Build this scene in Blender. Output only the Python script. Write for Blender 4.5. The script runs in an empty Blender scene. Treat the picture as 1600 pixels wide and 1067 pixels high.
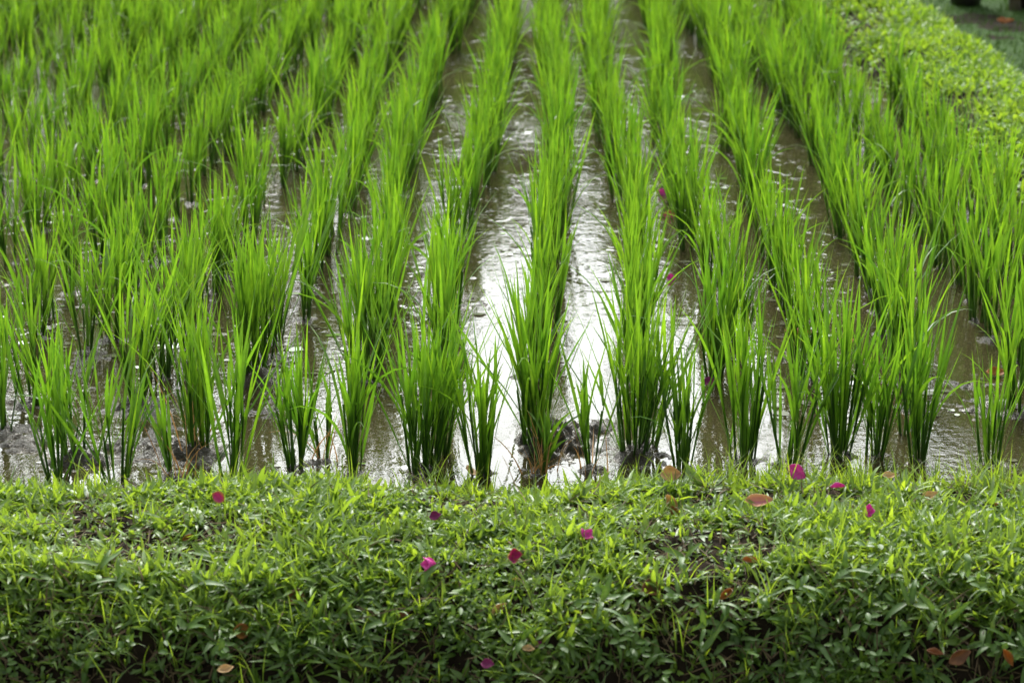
import bpy, math
import numpy as np
from mathutils import Vector, Matrix

sc = bpy.context.scene
C = sc.collection
R = math.radians

# ------------------------------------------------------------------ camera, sky, sun, exposure
F_PX, H_CAM, PITCH, YAW = 3556.0, 1.84, R(16.64), R(1.08)
cam_d = bpy.data.cameras.new('camera')
cam = bpy.data.objects.new('camera', cam_d); C.objects.link(cam)
cam_d.sensor_width = 36.0
cam_d.lens = F_PX * 36.0 / 1600.0
cam_d.clip_start, cam_d.clip_end = 0.05, 2000.0
cam.location = (0, 0, H_CAM)
cam.rotation_euler = (math.pi / 2 - PITCH, 0, YAW)
cam_d.dof.use_dof = True
cam_d.dof.focus_distance = 5.55
cam_d.dof.aperture_fstop = 5.0
sc.camera = cam

SUN_EL, SUN_AZ = R(47), R(-8)          # azimuth measured from +Y towards +X
SUN_DIR = Vector((math.cos(SUN_EL) * math.sin(SUN_AZ), math.cos(SUN_EL) * math.cos(SUN_AZ), math.sin(SUN_EL)))
GLOW_DIR = Vector((math.cos(R(24)) * math.sin(SUN_AZ), math.cos(R(24)) * math.cos(SUN_AZ), math.sin(R(24))))
world = bpy.data.worlds.new('World'); sc.world = world
world.use_nodes = True
nt = world.node_tree; nt.nodes.clear()
def wn(t): return nt.nodes.new(t)
out = wn('ShaderNodeOutputWorld'); bg = wn('ShaderNodeBackground')
sky = wn('ShaderNodeTexSky'); sky.sky_type = 'NISHITA'; sky.sun_disc = False
sky.sun_elevation = SUN_EL; sky.sun_rotation = SUN_AZ
tc = wn('ShaderNodeTexCoord')
dot = wn('ShaderNodeVectorMath'); dot.operation = 'DOT_PRODUCT'; dot.inputs[1].default_value = GLOW_DIR
nt.links.new(tc.outputs['Generated'], dot.inputs[0])
mx = wn('ShaderNodeMath'); mx.operation = 'MAXIMUM'; mx.inputs[1].default_value = 0.0
nt.links.new(dot.outputs['Value'], mx.inputs[0])
pw = wn('ShaderNodeMath'); pw.operation = 'POWER'; pw.inputs[1].default_value = 6.0
nt.links.new(mx.outputs[0], pw.inputs[0])
noi = wn('ShaderNodeTexNoise'); noi.inputs['Scale'].default_value = 3.0; noi.inputs['Detail'].default_value = 6.0
nt.links.new(tc.outputs['Generated'], noi.inputs['Vector'])
br = wn('ShaderNodeMath'); br.operation = 'MULTIPLY_ADD'; br.inputs[1].default_value = 30.0
pw2 = wn('ShaderNodeMath'); pw2.operation = 'MULTIPLY_ADD'; pw2.inputs[1].default_value = 5.0; pw2.inputs[2].default_value = 1.6
nt.links.new(mx.outputs[0], pw2.inputs[0])
nt.links.new(pw.outputs[0], br.inputs[0]); nt.links.new(pw2.outputs[0], br.inputs[2])
cm = wn('ShaderNodeMapRange'); cm.inputs[1].default_value = .3; cm.inputs[2].default_value = .7
cm.inputs[3].default_value = .75; cm.inputs[4].default_value = 1.2
nt.links.new(noi.outputs[0], cm.inputs[0])
bm_ = wn('ShaderNodeMath'); bm_.operation = 'MULTIPLY'
nt.links.new(br.outputs[0], bm_.inputs[0]); nt.links.new(cm.outputs[0], bm_.inputs[1])
cc = wn('ShaderNodeVectorMath'); cc.operation = 'SCALE'; cc.inputs[0].default_value = (.97, 1.0, .985)
nt.links.new(bm_.outputs[0], cc.inputs['Scale'])
mixw = wn('ShaderNodeMixRGB'); mixw.inputs[0].default_value = 0.88      # an almost closed deck of bright cloud
nt.links.new(sky.outputs[0], mixw.inputs[1]); nt.links.new(cc.outputs[0], mixw.inputs[2])
nt.links.new(mixw.outputs[0], bg.inputs['Color']); bg.inputs['Strength'].default_value = 0.1
nt.links.new(bg.outputs[0], out.inputs[0])

sun_d = bpy.data.lights.new('sun', 'SUN'); sun_d.energy = 1.5; sun_d.angle = R(14); sun_d.color = (1, .97, .9)
sun = bpy.data.objects.new('sun', sun_d); C.objects.link(sun)
sun.rotation_euler = SUN_DIR.to_track_quat('Z', 'Y').to_euler()

vs = sc.view_settings
vs.view_transform = 'Standard'; vs.look = 'None'; vs.gamma = 1.0; vs.use_curve_mapping = False
vs.exposure = 1.45
sc.cycles.max_bounces = 8; sc.cycles.diffuse_bounces = 3; sc.cycles.glossy_bounces = 3
sc.cycles.transmission_bounces = 4; sc.cycles.transparent_max_bounces = 8

# ------------------------------------------------------------------ numeric helpers
def vnoise(x, y, seed):
    r = np.random.default_rng(seed).random((256, 256))
    xi = np.floor(x).astype(int); yi = np.floor(y).astype(int)
    u = x - xi; v = y - yi
    u = u * u * (3 - 2 * u); v = v * v * (3 - 2 * v)
    g = lambda a, b: r[a % 256, b % 256]
    return (g(xi, yi) * (1 - u) + g(xi + 1, yi) * u) * (1 - v) + (g(xi, yi + 1) * (1 - u) + g(xi + 1, yi + 1) * u) * v
def fbm(x, y, scale, octaves=4, seed=1):
    x = np.asarray(x, float) * scale; y = np.asarray(y, float) * scale
    s = 0; a = .5; t = 0
    for o in range(octaves):
        s = s + a * vnoise(x + 17.3 * o, y + 9.1 * o, seed + o); t += a
        a *= .5; x = x * 2.03; y = y * 2.03
    return s / t - .5                                   # about -0.35 .. 0.35
def sstep(a, b, x):
    t = np.clip((np.asarray(x, float) - a) / (b - a), 0, 1); return t * t * (3 - 2 * t)

MR = Matrix.Rotation(YAW, 3, 'Z') @ Matrix.Rotation(math.pi / 2 - PITCH, 3, 'X')
def ray(px, py):
    return (MR @ Vector((px - 800.0, -(py - 533.5), -F_PX))).normalized()
def on_plane(px, py, z=0.0):
    d = ray(px, py); t = (z - H_CAM) / d.z
    return Vector((0, 0, H_CAM)) + d * t
def project(p):
    q = MR.transposed() @ (Vector(p) - Vector((0, 0, H_CAM)))
    return 800 + F_PX * q.x / -q.z, 533.5 - F_PX * q.y / -q.z

# ------------------------------------------------------------------ mesh helpers
def make_mesh(name, V, F, attr=None, mats=(), mat_idx=None, smooth=True):
    V = np.asarray(V, np.float32); F = np.asarray(F, np.int32)
    me = bpy.data.meshes.new(name)
    me.vertices.add(len(V)); me.vertices.foreach_set('co', V.ravel())
    k = F.shape[1]
    me.loops.add(F.size); me.loops.foreach_set('vertex_index', F.ravel())
    me.polygons.add(len(F)); me.polygons.foreach_set('loop_start', np.arange(0, F.size, k, dtype=np.int32))
    if smooth: me.polygons.foreach_set('use_smooth', np.ones(len(F), bool))
    for m in mats: me.materials.append(m)
    if mat_idx is not None: me.polygons.foreach_set('material_index', np.asarray(mat_idx, np.int32))
    me.update(calc_edges=True)
    if attr is not None:
        at = me.attributes.new('leaf', 'FLOAT_COLOR', 'POINT')
        at.data.foreach_set('color', np.asarray(attr, np.float32).ravel())
    return me
def link(name, me, parent=None):
    o = bpy.data.objects.new(name, me); C.objects.link(o)
    if parent is not None: o.parent = parent
    return o
def tag(o, label=None, cat=None, group=None, kind=None):
    for k, v in (('label', label), ('category', cat), ('group', group), ('kind', kind)):
        if v: o[k] = v
    return o
def empty(name, loc):
    o = bpy.data.objects.new(name, None); C.objects.link(o); o.location = loc
    o.empty_display_size = .05
    return o

# width profiles along a blade
def prof_rice(t):  return np.where(t < .45, .55 + .45 * sstep(0, .45, t), np.clip(1 - ((t - .45) / .55) ** 1.7, .02, 1))
def prof_grass(t): return np.clip(np.where(t < .2, .55 + .45 * t / .2, (1 - ((t - .2) / .8) ** 2.4)), .03, 1)
def prof_oval(t):  return np.clip(np.sin(np.pi * np.clip(t * .95 + .04, 0, 1)) ** .75, .04, 1)
def prof_thin(t):  return np.clip(1 - t ** 1.6, .04, 1)

def blades(P, az, tilt, bend, L, W, prof, N=6, fold=.22, twist=None, up=None, rnd=None, kind=None, powr=1.4, wave=None):
    """vectorised grass blades: n strips of N cross-sections of 3 points (edge, midrib, edge)"""
    P = np.asarray(P, float); n = len(P)
    ts = np.linspace(0, 1, N)
    ang = tilt[:, None] + bend[:, None] * ts[None] ** powr
    ca, sa = np.cos(az)[:, None], np.sin(az)[:, None]
    dirs = np.stack([np.sin(ang) * ca, np.sin(ang) * sa, np.cos(ang)], -1)
    step = (L / (N - 1))[:, None, None]
    mid = np.concatenate([np.zeros((n, 1, 3)), np.cumsum((dirs[:, :-1] + dirs[:, 1:]) * .5 * step, 1)], 1)
    side = np.stack([-sa, ca, 0 * ca], -1) + np.zeros((n, N, 3))
    nor = np.cross(dirs, side)
    if twist is not None:
        tw = (twist[:, None] * (.35 + .65 * ts[None]))[..., None]
        side, nor = side * np.cos(tw) + nor * np.sin(tw), nor * np.cos(tw) - side * np.sin(tw)
    w = (W[:, None] * prof(ts)[None])[..., None] * .5
    if wave is not None:
        mid = mid + nor * (wave[:, None] * np.sin(ts[None] * 9 + az[:, None] * 7))[..., None]
    l = mid - side * w - nor * w * fold * 2 * -1; r = mid + side * w - nor * w * fold * 2 * -1
    V = np.stack([l, mid, r], 2)                        # n,N,3,3
    if up is not None:
        up = up / np.linalg.norm(up, axis=1, keepdims=True)
        ref = np.tile(np.array([[1.0, 0, 0]]), (n, 1))
        e1 = ref - up * (ref * up).sum(1, keepdims=True); e1 /= np.linalg.norm(e1, axis=1, keepdims=True)
        e2 = np.cross(up, e1)
        V = V[..., 0:1] * e1[:, None, None] + V[..., 1:2] * e2[:, None, None] + V[..., 2:3] * up[:, None, None]
    V = V + P[:, None, None]
    idx = np.arange(n * N * 3).reshape(n, N, 3)
    q1 = np.stack([idx[:, :-1, 0], idx[:, :-1, 1], idx[:, 1:, 1], idx[:, 1:, 0]], -1)
    q2 = np.stack([idx[:, :-1, 1], idx[:, :-1, 2], idx[:, 1:, 2], idx[:, 1:, 1]], -1)
    F = np.concatenate([q1.reshape(-1, 4), q2.reshape(-1, 4)])
    A = np.zeros((n, N, 3, 4)); A[..., 0] = ts[None, :, None]
    A[..., 1] = (rnd if rnd is not None else np.random.default_rng(1).random(n))[:, None, None]
    A[:, :, 1, 2] = 1.0
    A[..., 3] = 0 if kind is None else kind[:, None, None]
    return V.reshape(-1, 3), F, A.reshape(-1, 4)
def merge(parts):
    Vs, Fs, As, o = [], [], [], 0
    for v, f, a in parts:
        Vs.append(v); Fs.append(f + o); As.append(a); o += len(v)
    return np.concatenate(Vs), np.concatenate(Fs), np.concatenate(As)

def grid_mesh(xs, ys, zf):
    X, Y = np.meshgrid(xs, ys); Z = zf(X, Y)
    V = np.stack([X, Y, Z], -1).reshape(-1, 3)
    i = np.arange(len(xs) * len(ys)).reshape(len(ys), len(xs))
    F = np.stack([i[:-1, :-1], i[:-1, 1:], i[1:, 1:], i[1:, :-1]], -1).reshape(-1, 4)
    return V, F

# ------------------------------------------------------------------ materials
def mat(name):
    m = bpy.data.materials.new(name); m.use_nodes = True
    t = m.node_tree; t.nodes.clear()
    return m, t, t.nodes.new('ShaderNodeOutputMaterial')
def N_(t, typ, **kw):
    n = t.nodes.new(typ)
    for k, v in kw.items():
        if k in n.inputs: n.inputs[k].default_value = v
        else: setattr(n, k, v)
    return n
def mixc(t, fac, a, b, blend='MIX'):
    n = t.nodes.new('ShaderNodeMixRGB'); n.blend_type = blend
    for s, v in ((0, fac), (1, a), (2, b)):
        if hasattr(v, 'is_output'): t.links.new(v, n.inputs[s])
        elif s == 0: n.inputs[0].default_value = v
        else: n.inputs[s].default_value = (*v, 1) if len(v) == 3 else v
    return n.outputs[0]
def math_(t, op, a, b=0.0, c=None):
    n = t.nodes.new('ShaderNodeMath'); n.operation = op
    for s, v in ((0, a), (1, b), (2, c)):
        if v is None: continue
        if hasattr(v, 'is_output'): t.links.new(v, n.inputs[s])
        else: n.inputs[s].default_value = v
    return n.outputs[0]
def maprange(t, v, a, b, c, d):
    n = t.nodes.new('ShaderNodeMapRange'); t.links.new(v, n.inputs[0])
    for k, x in enumerate((a, b, c, d)): n.inputs[k + 1].default_value = x
    return n.outputs[0]

def leaf_material(name, c1, c2, base, tr, amount=.45, rough=.42, spec=.5, base_len=.3, midrib=.12, c3=None, tips=False):
    """c1-c2: leaf to leaf variation; base: colour of the sheath end; tr: colour of the light that comes through"""
    m, t, o = mat(name)
    a = N_(t, 'ShaderNodeAttribute', attribute_name='leaf')
    s = N_(t, 'ShaderNodeSeparateColor'); t.links.new(a.outputs['Color'], s.inputs[0])
    oi = N_(t, 'ShaderNodeObjectInfo')
    rr = math_(t, 'ADD', math_(t, 'MULTIPLY', s.outputs[1], .6), math_(t, 'MULTIPLY', oi.outputs['Random'], .4))
    col = mixc(t, rr, c1, c2)
    if c3 is not None:                                  # a few older leaves of another colour
        col = mixc(t, maprange(t, s.outputs[1], .90, .93, 0, 1), col, c3)
    col = mixc(t, math_(t, 'MULTIPLY', s.outputs[2], midrib), col, (.30, .42, .16))
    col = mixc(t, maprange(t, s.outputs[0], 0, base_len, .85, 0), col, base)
    if tips:                                            # some leaves have yellowed tips, some are blotched
        k = math_(t, 'MULTIPLY', maprange(t, s.outputs[0], .80, .97, 0, .8), maprange(t, math_(t, 'FRACT', math_(t, 'MULTIPLY', s.outputs[1], 7.3)), .62, .70, 0, 1))
        col = mixc(t, k, col, (.14, .21, .03))
        bl = N_(t, 'ShaderNodeTexNoise', Scale=38.0, Detail=3.0); gp = N_(t, 'ShaderNodeNewGeometry'); t.links.new(gp.outputs['Position'], bl.inputs['Vector'])
        col = mixc(t, maprange(t, bl.outputs[0], .40, .66, 0, .40), col, (.030, .10, .010))
    p = N_(t, 'ShaderNodeBsdfPrincipled', Roughness=rough)
    p.inputs['Specular IOR Level'].default_value = spec
    t.links.new(col, p.inputs['Base Color'])
    tl = N_(t, 'ShaderNodeBsdfTranslucent')
    tcol = mixc(t, 1.0, col, tr, 'MULTIPLY')
    t.links.new(tcol, tl.inputs['Color'])
    mx = N_(t, 'ShaderNodeMixShader'); mx.inputs[0].default_value = amount
    t.links.new(p.outputs[0], mx.inputs[1]); t.links.new(tl.outputs[0], mx.inputs[2])
    t.links.new(mx.outputs[0], o.inputs[0])
    return m

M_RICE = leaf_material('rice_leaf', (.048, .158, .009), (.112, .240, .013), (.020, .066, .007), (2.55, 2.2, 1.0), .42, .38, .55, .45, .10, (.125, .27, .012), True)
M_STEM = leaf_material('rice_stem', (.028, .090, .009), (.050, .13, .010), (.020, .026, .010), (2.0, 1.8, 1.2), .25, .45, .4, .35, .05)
M_DRY = leaf_material('dry_rice_leaf', (.42, .20, .06), (.50, .33, .14), (.20, .09, .03), (1.2, 1.1, 1.0), .3, .6, .2, .2, .0)
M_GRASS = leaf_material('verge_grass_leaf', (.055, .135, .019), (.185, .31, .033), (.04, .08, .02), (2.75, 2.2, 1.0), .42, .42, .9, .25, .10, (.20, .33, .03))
M_STRAW = leaf_material('straw', (.22, .16, .085), (.08, .055, .03), (.08, .06, .03), (1, 1, 1), .15, .7, .2, .1, .0)
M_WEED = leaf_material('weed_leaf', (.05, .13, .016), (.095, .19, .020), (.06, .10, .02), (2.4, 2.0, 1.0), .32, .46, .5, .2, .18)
M_SIDE = leaf_material('side_bank_leaf', (.10, .23, .022), (.22, .36, .04), (.08, .16, .03), (2.4, 1.95, .9), .40, .45, .45, .2, .08)

def soil_material(name, c1, c2, rough, bump, scale, wet=False):
    m, t, o = mat(name)
    co = N_(t, 'ShaderNodeNewGeometry')
    n1 = N_(t, 'ShaderNodeTexNoise', Scale=scale, Detail=8.0, Roughness=.65); t.links.new(co.outputs['Position'], n1.inputs['Vector'])
    n2 = N_(t, 'ShaderNodeTexNoise', Scale=scale * .12, Detail=4.0); t.links.new(co.outputs['Position'], n2.inputs['Vector'])
    f = math_(t, 'ADD', math_(t, 'MULTIPLY', n1.outputs[0], .6), math_(t, 'MULTIPLY', n2.outputs[0], .4))
    p = N_(t, 'ShaderNodeBsdfPrincipled', Roughness=rough)
    t.links.new(mixc(t, maprange(t, f, .35, .65, 0, 1), c1, c2), p.inputs['Base Color'])
    p.inputs['Specular IOR Level'].default_value = .12
    if wet:
        t.links.new(maprange(t, n1.outputs[0], .35, .65, rough - .12, rough + .15), p.inputs['Roughness'])
        p.inputs['Specular IOR Level'].default_value = .6
    b = N_(t, 'ShaderNodeBump', Strength=bump, Distance=.01); t.links.new(n1.outputs[0], b.inputs['Height'])
    t.links.new(b.outputs[0], p.inputs['Normal']); t.links.new(p.outputs[0], o.inputs[0])
    return m
M_MUD = soil_material('wet_mud', (.032, .024, .012), (.066, .052, .028), .20, 1.0, 110, True)
M_SOIL = soil_material('bank_soil', (.012, .008, .005), (.034, .024, .015), .95, 1.0, 45)
M_LAWN = soil_material('lawn_turf', (.035, .075, .020), (.055, .105, .028), .9, 1.0, 30)
M_PATH = soil_material('foot_path_earth', (.05, .04, .025), (.05, .075, .025), .95, 1.0, 20)

def water_material():
    m, t, o = mat('paddy_water')
    co = N_(t, 'ShaderNodeNewGeometry')
    mp = N_(t, 'ShaderNodeMapping'); mp.inputs['Scale'].default_value = (1, .8, 1)
    t.links.new(co.outputs['Position'], mp.inputs['Vector'])
    n1 = N_(t, 'ShaderNodeTexNoise', Scale=42.0, Detail=3.0, Roughness=.5); t.links.new(mp.outputs[0], n1.inputs['Vector'])
    n2 = N_(t, 'ShaderNodeTexNoise', Scale=1.7, Detail=3.0); t.links.new(co.outputs['Position'], n2.inputs['Vector'])
    n3 = N_(t, 'ShaderNodeTexNoise', Scale=90.0, Detail=2.0); t.links.new(mp.outputs[0], n3.inputs['Vector'])
    pos = N_(t, 'ShaderNodeSeparateXYZ'); t.links.new(co.outputs['Position'], pos.inputs[0])
    amp = math_(t, 'MULTIPLY', maprange(t, n2.outputs[0], .38, .62, .14, 1.0), maprange(t, pos.outputs[1], 6.3, 8.5, .75, 1.9))   # calm near the verge, rippled farther out
    n4 = N_(t, 'ShaderNodeTexNoise', Scale=13.0, Detail=2.0, Roughness=.4); t.links.new(mp.outputs[0], n4.inputs['Vector'])
    n5 = N_(t, 'ShaderNodeTexNoise', Scale=2.6, Detail=2.0); t.links.new(mp.outputs[0], n5.inputs['Vector'])
    film = math_(t, 'MULTIPLY', maprange(t, n4.outputs[0], .50, .58, 0, 1), maprange(t, n5.outputs[0], .42, .56, 0, 1))     # patches of surface film
    film = math_(t, 'MULTIPLY', film, maprange(t, pos.outputs[1], 6.2, 8.2, .18, 1.3))
    h = math_(t, 'MULTIPLY', math_(t, 'ADD', n1.outputs[0], math_(t, 'MULTIPLY', n3.outputs[0], .16)), amp)
    h = math_(t, 'ADD', h, film)
    b = N_(t, 'ShaderNodeBump', Strength=.7, Distance=.0024); t.links.new(h, b.inputs['Height'])
    fr = N_(t, 'ShaderNodeFresnel', IOR=1.36); t.links.new(b.outputs[0], fr.inputs['Normal'])
    gl = N_(t, 'ShaderNodeBsdfGlossy', Roughness=.02); t.links.new(b.outputs[0], gl.inputs['Normal'])
    tr = N_(t, 'ShaderNodeBsdfTransparent'); tr.inputs[0].default_value = (.80, .76, .60, 1)
    df = N_(t, 'ShaderNodeBsdfDiffuse'); df.inputs[0].default_value = (.080, .070, .030, 1)
    bd = N_(t, 'ShaderNodeMixShader'); bd.inputs[0].default_value = .45
    t.links.new(tr.outputs[0], bd.inputs[1]); t.links.new(df.outputs[0], bd.inputs[2])
    mx = N_(t, 'ShaderNodeMixShader'); t.links.new(fr.outputs[0], mx.inputs[0])
    t.links.new(bd.outputs[0], mx.inputs[1]); t.links.new(gl.outputs[0], mx.inputs[2])
    t.links.new(mx.outputs[0], o.inputs[0])
    return m
M_WATER = water_material()

# ------------------------------------------------------------------ the setting
EDGE = lambda X: 4.855 + .070 * X + .20 * fbm(X, X * 0 + 3.7, 3.0, 5, 40)          # waterline of the front bank
def bank_h(X, Y):
    X = np.asarray(X, float); Y = np.asarray(Y, float)
    s = Y - EDGE(X)
    brk = .05 * fbm(X, X * 0, 1.6, 3, 60) * 2            # uneven break of slope
    xp = np.array([-1.6, -1.1, -.92, -.84, -.795, -.72, -.62, -.45, -.2, -.07, 0, .06, .2])
    zp = np.array([-.46, -.45, -.38, -.22, -.09, .02, .075, .10, .092, .05, .0, -.05, -.12])
    z = np.interp(s + brk * sstep(-.3, -.7, s), xp, zp)
    a = sstep(.05, -.15, s)
    return z + a * (.05 * fbm(X, Y, 3.5, 3, 70) + .035 * fbm(X, Y, 14, 3, 80) + .022 * fbm(X, Y, 45, 3, 84))
side_edge = lambda Y: 1.38 + .057 * np.maximum(12.0 - np.asarray(Y, float), 0) + .06 * fbm(Y * 0 + 1.3, Y, .9, 3, 90)
def side_h(X, Y):
    s = X - side_edge(Y)
    xp = np.array([-.15, -.03, .04, .12, .40, .50, .60, .70])
    zp = np.array([-.10, -.02, .06, .12, .14, .10, -.02, -.14])
    return np.interp(s, xp, zp) + .05 * fbm(X, Y, 2.5, 4, 95) * sstep(-.1, .1, s)
def on_bank(px, py, lift=0.0):
    d = ray(px, py); lo, hi = 3.0, 8.0
    f = lambda t: (H_CAM + d.z * t) - max(float(bank_h(d.x * t, d.y * t)) + lift, lift * .5)
    for t in np.linspace(3.6, 6.6, 600):
        if f(t) < 0: break
    return Vector((d.x * t, d.y * t, H_CAM + d.z * t))

# manual list of the clumps along the front of the field: (photo base px, py, height m, tillers, lean x, dry leaves, label)
FRONT = [
 (91, 757, .40, 6, -.02, 0, 'sparse splayed rice clump touching the grass verge, nearest the left corner'),
 (184, 756, .36, 8, -.01, 0, 'low fanned rice clump with dark base at the verge, left of the dead straw tuft'),
 (121, 720, .40, 7, 0, 0, 'slim upright rice clump standing in wet mud just behind the corner clump'),
 (5, 676, .36, 6, .02, 0, 'rice clump cut by the left photo edge, lowest one there'),
 (50, 630, .40, 8, -.03, 0, 'rice clump leaning over shallow mud near the left edge, second behind the verge corner'),
 (214, 636, .42, 8, 0, 0, 'narrow rice clump on a small mud hump, fourth row left of the mud island'),
 (250, 592, .42, 10, 0, 0, 'bushy rice clump directly behind the narrow one on the small mud hump'),
 (277, 558, .42, 9, .01, 0, 'rice clump behind the bushy one, hugging it from the right rear'),
 (173, 530, .42, 10, 0, 0, 'rice clump with dark base in open mud, left rear of the bushy clump'),
 (135, 558, .38, 7, 0, 0, 'medium rice clump in open mud, between bushy clump and left edge'),
 (274, 745, .27, 3, -.02, 5, 'short thin rice tuft with orange dead straws beside the big left clump'),
 (316, 710, .44, 13, -.01, 3, 'big dense rice clump with orange dead straws at its foot, left of the gap'),
 (364, 748, .45, 8, .01, 0, 'tall light green rice clump at the verge, right of the big left clump'),
 (398, 592, .45, 14, 0, 0, 'thick rice clump with bare dark stems on a raised ring of mud'),
 (414, 562, .42, 9, .01, 0, 'rice clump tucked close behind the one on the mud ring'),
 (430, 533, .42, 9, 0, 0, 'rice clump second behind the mud ring clump, beside bright water'),
 (464, 732, .36, 11, 0, 0, 'short broad-leaved rice clump at the verge with one long arm leaning left'),
 (505, 720, .22, 4, 0, 3, 'thin stunted rice tuft of brown and bare stems between two taller clumps'),
 (549, 740, .42, 11, 0, 0, 'tall rice clump with dark foot starting the second row left of the mud island'),
 (568, 597, .42, 10, .01, 0, 'rice clump with dark stems behind the tall one in the second row left'),
 (582, 566, .42, 9, .01, 0, 'third visible rice clump of the second row left of the mud island'),
 (640, 744, .40, 5, -.06, 0, 'sparse rice clump of few long leaves leaning left at the verge'),
 (666, 736, .44, 13, .01, 0, 'dense rice clump starting the row just left of the mud island'),
 (684, 708, .42, 11, .01, 0, 'rice clump pressed close behind the dense starter left of the mud island'),
 (755, 742, .37, 11, 0, 0, 'short fan-shaped rice clump at the verge, left neighbour of the mud island'),
 (840, 700, .47, 17, -.01, 0, 'largest rice clump, standing on the mud island in the centre'),
 (842, 738, .20, 4, .01, 9, 'tuft of orange dead straws and thin green shoots in front of the mud island'),
 (927, 735, .34, 4, -.02, 3, 'sparse rice clump with few wide leaves and brown stems right of the mud island'),
 (990, 715, .46, 15, .01, 0, 'tall dense rice clump starting the first row right of the mud island'),
 (1010, 698, .42, 9, .02, 0, 'rice clump with brown foot pressed against the tall dense one'),
 (1068, 738, .35, 9, 0, 0, 'short fan-shaped rice clump at the verge above the tan dead leaf'),
 (1162, 720, .43, 12, 0, 0, 'yellowish full rice clump starting the second row right of the mud island'),
 (1113, 592, .42, 12, -.03, 0, 'rice clump with dark purple foot behind, beside a sunken magenta bract'),
 (1231, 728, .37, 9, .01, 0, 'open V-shaped rice clump at the verge beside the big pink bract'),
 (1311, 712, .46, 15, 0, 0, 'dense upright rice clump starting the third row right of the mud island'),
 (1367, 714, .36, 10, .01, 0, 'short broad rice clump at the verge, right of the dense upright one'),
 (1438, 720, .44, 9, .01, 0, 'slender rice clump beside the open brown pool, starting the fourth row right'),
 (1415, 676, .22, 3, 0, 1, 'thin short rice tuft half hidden behind the slender clump'),
 (1549, 727, .34, 7, 0, 0, 'loose rice clump at the verge on the far side of the open brown pool'),
 (1592, 641, .44, 10, 0, 0, 'rice clump cut by the right photo edge beside an orange floating leaf'),
]
rng = np.random.default_rng(7)
clumps = []                                              # dicts of x, y, row
ROW_M, ROW_P, KX = -.024, .128, 1.92
for f in FRONT:
    p = on_plane(f[0], f[1]); clumps.append(dict(x=p.x, y=p.y, row=None, front=f))
nfront = len(clumps)
fx = np.array([c['x'] for c in clumps]); fy = np.array([c['y'] for c in clumps])
for i in range(-16, 8):
    X0 = (ROW_M + ROW_P * i) * KX + .025
    y = 5.72 + rng.uniform(0, .12)
    if i <= -3: y = 5.62 + rng.uniform(0, .1)
    if i >= 4: y = 5.5 + rng.uniform(0, .15)
    while y < 14.9:
        x = X0 + .035 * math.sin(y * .9 + i * 1.7) + rng.normal(0, .016 if i > -4 else .015)
        st = (.225 if i > -3 else .236) * (1 + rng.normal(0, .13 if i > -4 else .18))
        if x < float(side_edge(np.array(y))) - .06 and np.min(np.hypot(fx - x, fy - y)) > .155 and rng.random() > (.02 if i > -4 else .05):
            clumps.append(dict(x=x, y=y, row=i, front=None))
        y += st

# mud bed with humps at the feet of the clumps
cx = np.array([c['x'] for c in clumps]); cy = np.array([c['y'] for c in clumps])
HUMPS = [(880, 700, .085, .040), (850, 690, .07, .035), (905, 678, .06, .028), (398, 594, .07, .030), (190, 705, .09, .014), (260, 700, .09, .014),
         (122, 724, .06, .022), (215, 640, .06, .022), (300, 712, .08, .014), (1010, 712, .07, .020), (60, 690, .09, .018), (420, 640, .07, .015),
         (940, 665, .05, .018), (1220, 560, .08, .014), (1380, 470, .14, .017), (1540, 640, .08, .013), (1500, 600, .07, .010), (640, 620, .08, .012), (700, 470, .12, .016), (1330, 590, .08, .012)]
def mud_h(X, Y):
    low = fbm(X, Y, .9, 3, 11); mid = fbm(X, Y * .8, 5.5, 4, 21); hi = fbm(X, Y, 45, 3, 31)
    z = -.0155 + .022 * low + .018 * mid + .026 * hi
    z += .0025 * sstep(-.5, -1.0, X) * sstep(9, 6, Y)
    for (px, py, r, h) in HUMPS:
        p = on_plane(px, py); d2 = ((X - p.x) ** 2 + (Y - p.y) ** 2) / (r * r)
        z = z + h * np.exp(-d2) * (.9 + 1.7 * hi + .8 * mid)
    for x, y in zip(cx, cy):
        if y < 8.5:
            jx = np.searchsorted(XS, x); jy = np.searchsorted(YS, y)
            sl = (slice(max(jy - 18, 0), jy + 18), slice(max(jx - 14, 0), jx + 14))
            d2 = ((X[sl] - x) ** 2 + (Y[sl] - y) ** 2) / (.045 ** 2)
            z[sl] += .016 * np.exp(-d2) * (1 + 1.5 * hi[sl])
    return np.where(X > side_edge(Y) + .12, -.2, np.where(Y > 14.9, np.maximum(z, -.02), z))
XS = np.concatenate([np.arange(-9, -3.2, .05), np.arange(-3.2, 2.3, .0075)])
ys = [4.85]
while ys[-1] < 15.3: ys.append(ys[-1] + .006 * max(1, (ys[-1] / 5.0) ** 1.9))
YS = np.array(ys)
V, F = grid_mesh(XS, YS, mud_h)
tag(link('mud_bed', make_mesh('mud_bed', V, F, None, [M_MUD])), kind='structure')
V, F = grid_mesh(np.array([0., .5, 1.]), np.arange(4.8, 15.3, .05), lambda X, Y: X * 0)
V[:, 0] = -9 + V[:, 0] * (side_edge(V[:, 1]) + .10 + 9)     # the water ends inside the side bank
tag(link('water', make_mesh('water', V, F, None, [M_WATER])), kind='structure')

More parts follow.
